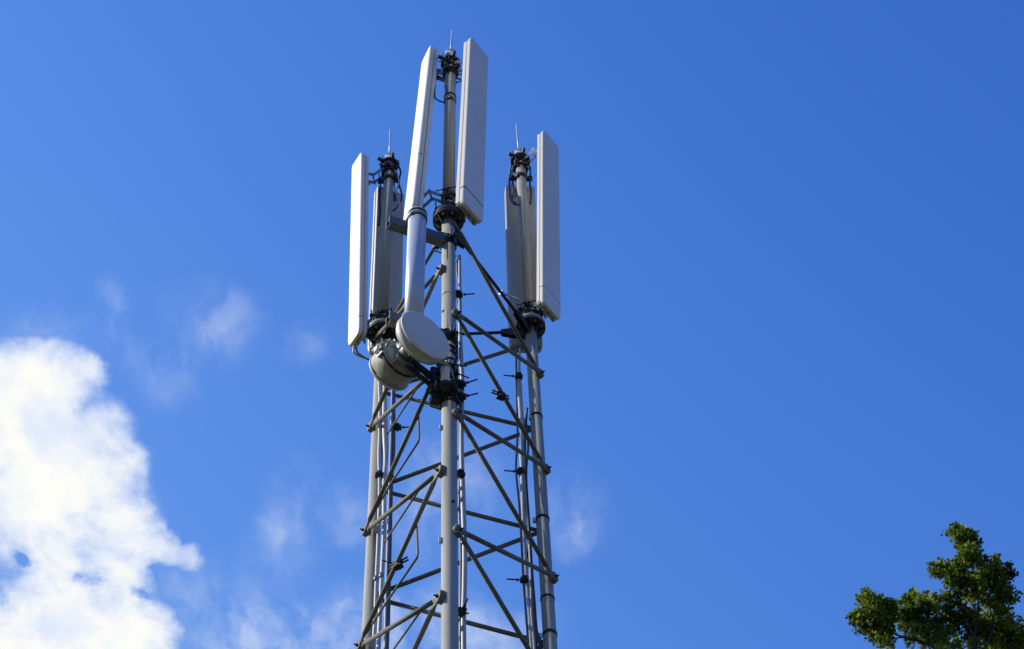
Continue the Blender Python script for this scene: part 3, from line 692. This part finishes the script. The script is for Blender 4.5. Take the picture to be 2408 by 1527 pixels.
for x, y, r in ((1420, 1100, 75), (1500, 1000, 45), (1380, 1290, 80), (1470, 1200, 90), (1560, 1120, 55), (1280, 1350, 60), (1250, 1470, 80), (1560, 1300, 95), (1650, 1200, 75), (1500, 1440, 75), (1650, 1400, 110), (1750, 1290, 110), (1870, 1230, 85), (1980, 1240, 70), (1900, 1370, 130), (2050, 1350, 90), (1780, 1470, 120), (1990, 1480, 130), (2100, 1460, 90), (1600, 1520, 90), (1340, 1520, 70), (2150, 1540, 120)): C(x, y, r, random.uniform(-.1, .8))
vis = len(clumps)
rr = random.Random(3)
for k in range(150):                                     # the rest of the crown, below the frame
    x = rr.gauss(1500, 900); y = rr.uniform(1600, 4200)
    w = 1500*math.sqrt(max(0, 1-((y-2800)/1500)**2))
    if abs(x-1500) < w: C(x, y, rr.uniform(120, 260), rr.uniform(-3, 3), .35)
rng = np.random.default_rng(5)
V = []; Fc = []; tone = []
shape = np.array([(0, 0, 0), (.22, .30, .05), (.50, .34, .0), (.40, .62, .06), (.16, .70, .02), (0, 1.0, -.08), (-.16, .70, .02), (-.40, .62, .06), (-.50, .34, 0), (-.22, .30, .05)])
branches = MB()
for ci, (x, y, r, dy, k) in enumerate(clumps):
    c = np.array(at(*crop(x, y), TY+dy)); R_ = r*CU*(.93 if ci < vis else 1)
    nl = int(k*(13+.022*r*r)) if ci < vis else int(150*k*3)
    tw = max(3, nl//7)
    dirs = rng.normal(size=(tw, 3)); dirs[:, 2] += .5; dirs /= np.linalg.norm(dirs, axis=1)[:, None]
    rad_ = rng.uniform(.25, 1.0, tw)**.6
    tips = c+dirs*(rad_*R_)[:, None]*np.array([1, 1.3, 1])
    if ci < vis:                                          # leafy shoots that stick out of the clump
        sh = rng.normal(size=(4, 3))*np.array([.8, .8, .35])+np.array([0, -.2, .75]); sh /= np.linalg.norm(sh, axis=1)[:, None]
        ex = [c+v*(R_*f) for v in sh for f in (1.0, 1.18, 1.36)]
        tips = np.concatenate([tips, np.array(ex)]); dirs = np.concatenate([dirs, np.repeat(sh, 3, axis=0)])
        for v in sh: branches.tube(Vector(c), Vector(c+v*R_*1.36), .005, .002, 4, False)
    ctone = rng.uniform(-.35, .35)
    for q in range(len(tips)):
        for _ in range(7 if q < tw else 3):
            p = tips[q]+rng.normal(size=3)*(.035 if q < tw else .016)*(1 if ci < vis else 1.6)
            s = rng.uniform(.042, .088)*(1 if q < tw else .8)*(1 if ci < vis else 1.1)
            a = rng.normal(size=3)*.8+dirs[q]*.7+np.array([0, 0, .15]); a /= np.linalg.norm(a)
            nn = rng.normal(size=3)*.75+np.array([-.75, -.55, .15]); nn -= a*nn.dot(a); nn /= np.linalg.norm(nn)+1e-9
            b = np.cross(a, nn); M3 = np.stack([b, a, nn])*s
            base_i = len(V)*10; V.append(shape@M3+p); Fc.append(base_i); tone.append(np.clip(.56+ctone+rng.normal()*.2, 0, 1))
        if ci < vis and q % 2 == 0 and q < tw:
            branches.tube(Vector(c), Vector(tips[q]), .006, .002, 4, False)
V = np.concatenate(V); nL = len(Fc)
me = bpy.data.meshes.new('crown'); me.vertices.add(len(V)); me.vertices.foreach_set('co', (V-np.array(base)).ravel())
# two halves per leaf, folded along the midrib
half = np.array([0, 1, 2, 3, 4, 5, 0, 5, 6, 7, 8, 9]); idx = (np.array(Fc)[:, None]+half).ravel()
me.loops.add(len(idx)); me.loops.foreach_set('vertex_index', idx)
me.polygons.add(nL*2); me.polygons.foreach_set('loop_start', np.arange(nL*2)*6); me.polygons.foreach_set('loop_total', np.full(nL*2, 6))
me.update(calc_edges=True)
at_ = me.attributes.new('tone', 'FLOAT', 'FACE'); at_.data.foreach_set('value', np.repeat(np.array(tone), 2).astype(np.float32))
me.materials.append(M_LEAF)
co = bpy.data.objects.new('crown', me); col.objects.link(co); co.parent = tree
# trunk and limbs
hubp = at(*crop(1500, 1900), TY+.2); low = Vector((base.x, base.y, hubp.z*.45))
MB().path([base, base+Vector((.05, .02, low.z*.5)), low, Vector((base.x+.05, base.y+.1, hubp.z-1.0)), hubp], [.34, .28, .22, .12, .06], 14, 5).obj('trunk', M_BARK, tree)
def limb(pts, r):
    branches.path([at(*crop(x, y), TY+dy) for x, y, dy in pts], r, 6, 4)
limb([(1500, 1900, .2), (1560, 1400, .1), (1600, 1000, 0), (1560, 700, 0), (1480, 450, 0), (1400, 260, 0)], [.035, .022, .014, .010, .007, .004])
limb([(1500, 1900, .2), (1760, 1300, .2), (1700, 1020, .1), (1760, 820, .1), (1790, 560, .1)], [.03, .018, .012, .009, .004])
limb([(1500, 1900, .2), (1100, 1500, .1), (780, 1400, -.1), (560, 1280, -.3), (380, 1000, -.3)], [.05, .03, .018, .012, .005])
limb([(1100, 1500, .1), (900, 1250, 0), (900, 1000, 0)], [.022, .014, .006])
limb([(1560, 1400, .1), (1400, 1100, 0), (1240, 960, 0)], [.018, .01, .005])
limb([(1600, 900, 0), (1420, 740, 0), (1120, 660, -.1)], [.014, .01, .005])
limb([(1700, 1020, .1), (1880, 900, .1), (1950, 700, .1), (1940, 620, .1)], [.012, .009, .006, .003])
limb([(780, 1400, -.1), (560, 1400, -.3), (280, 1200, -.3)], [.013, .009, .004])
limb([(1500, 1900, .2), (1300, 1500, .2), (1180, 1250, .2)], [.03, .02, .01])
limb([(1500, 1900, .2), (1950, 1500, .4), (2050, 1300, .4)], [.04, .022, .01])
for k in range(14):
    a = rr.uniform(0, 6.28); z = low.z+(hubp.z-low.z)*rr.uniform(0, .9); l = rr.uniform(1.5, 3.4)
    z = min(z, hubp.z-4); p = Vector((base.x, base.y, z)); q = p+Vector((math.cos(a)*l, math.sin(a)*l, l*.55))
    branches.path([p, p.lerp(q, .5)+Vector((0, 0, .15)), q], [.07, .04, .012], 6, 4)
branches.obj('branches', M_BARK, tree)
for o in bpy.data.objects:
    for k in ('_w', '_c'):
        if k in o: del o[k]
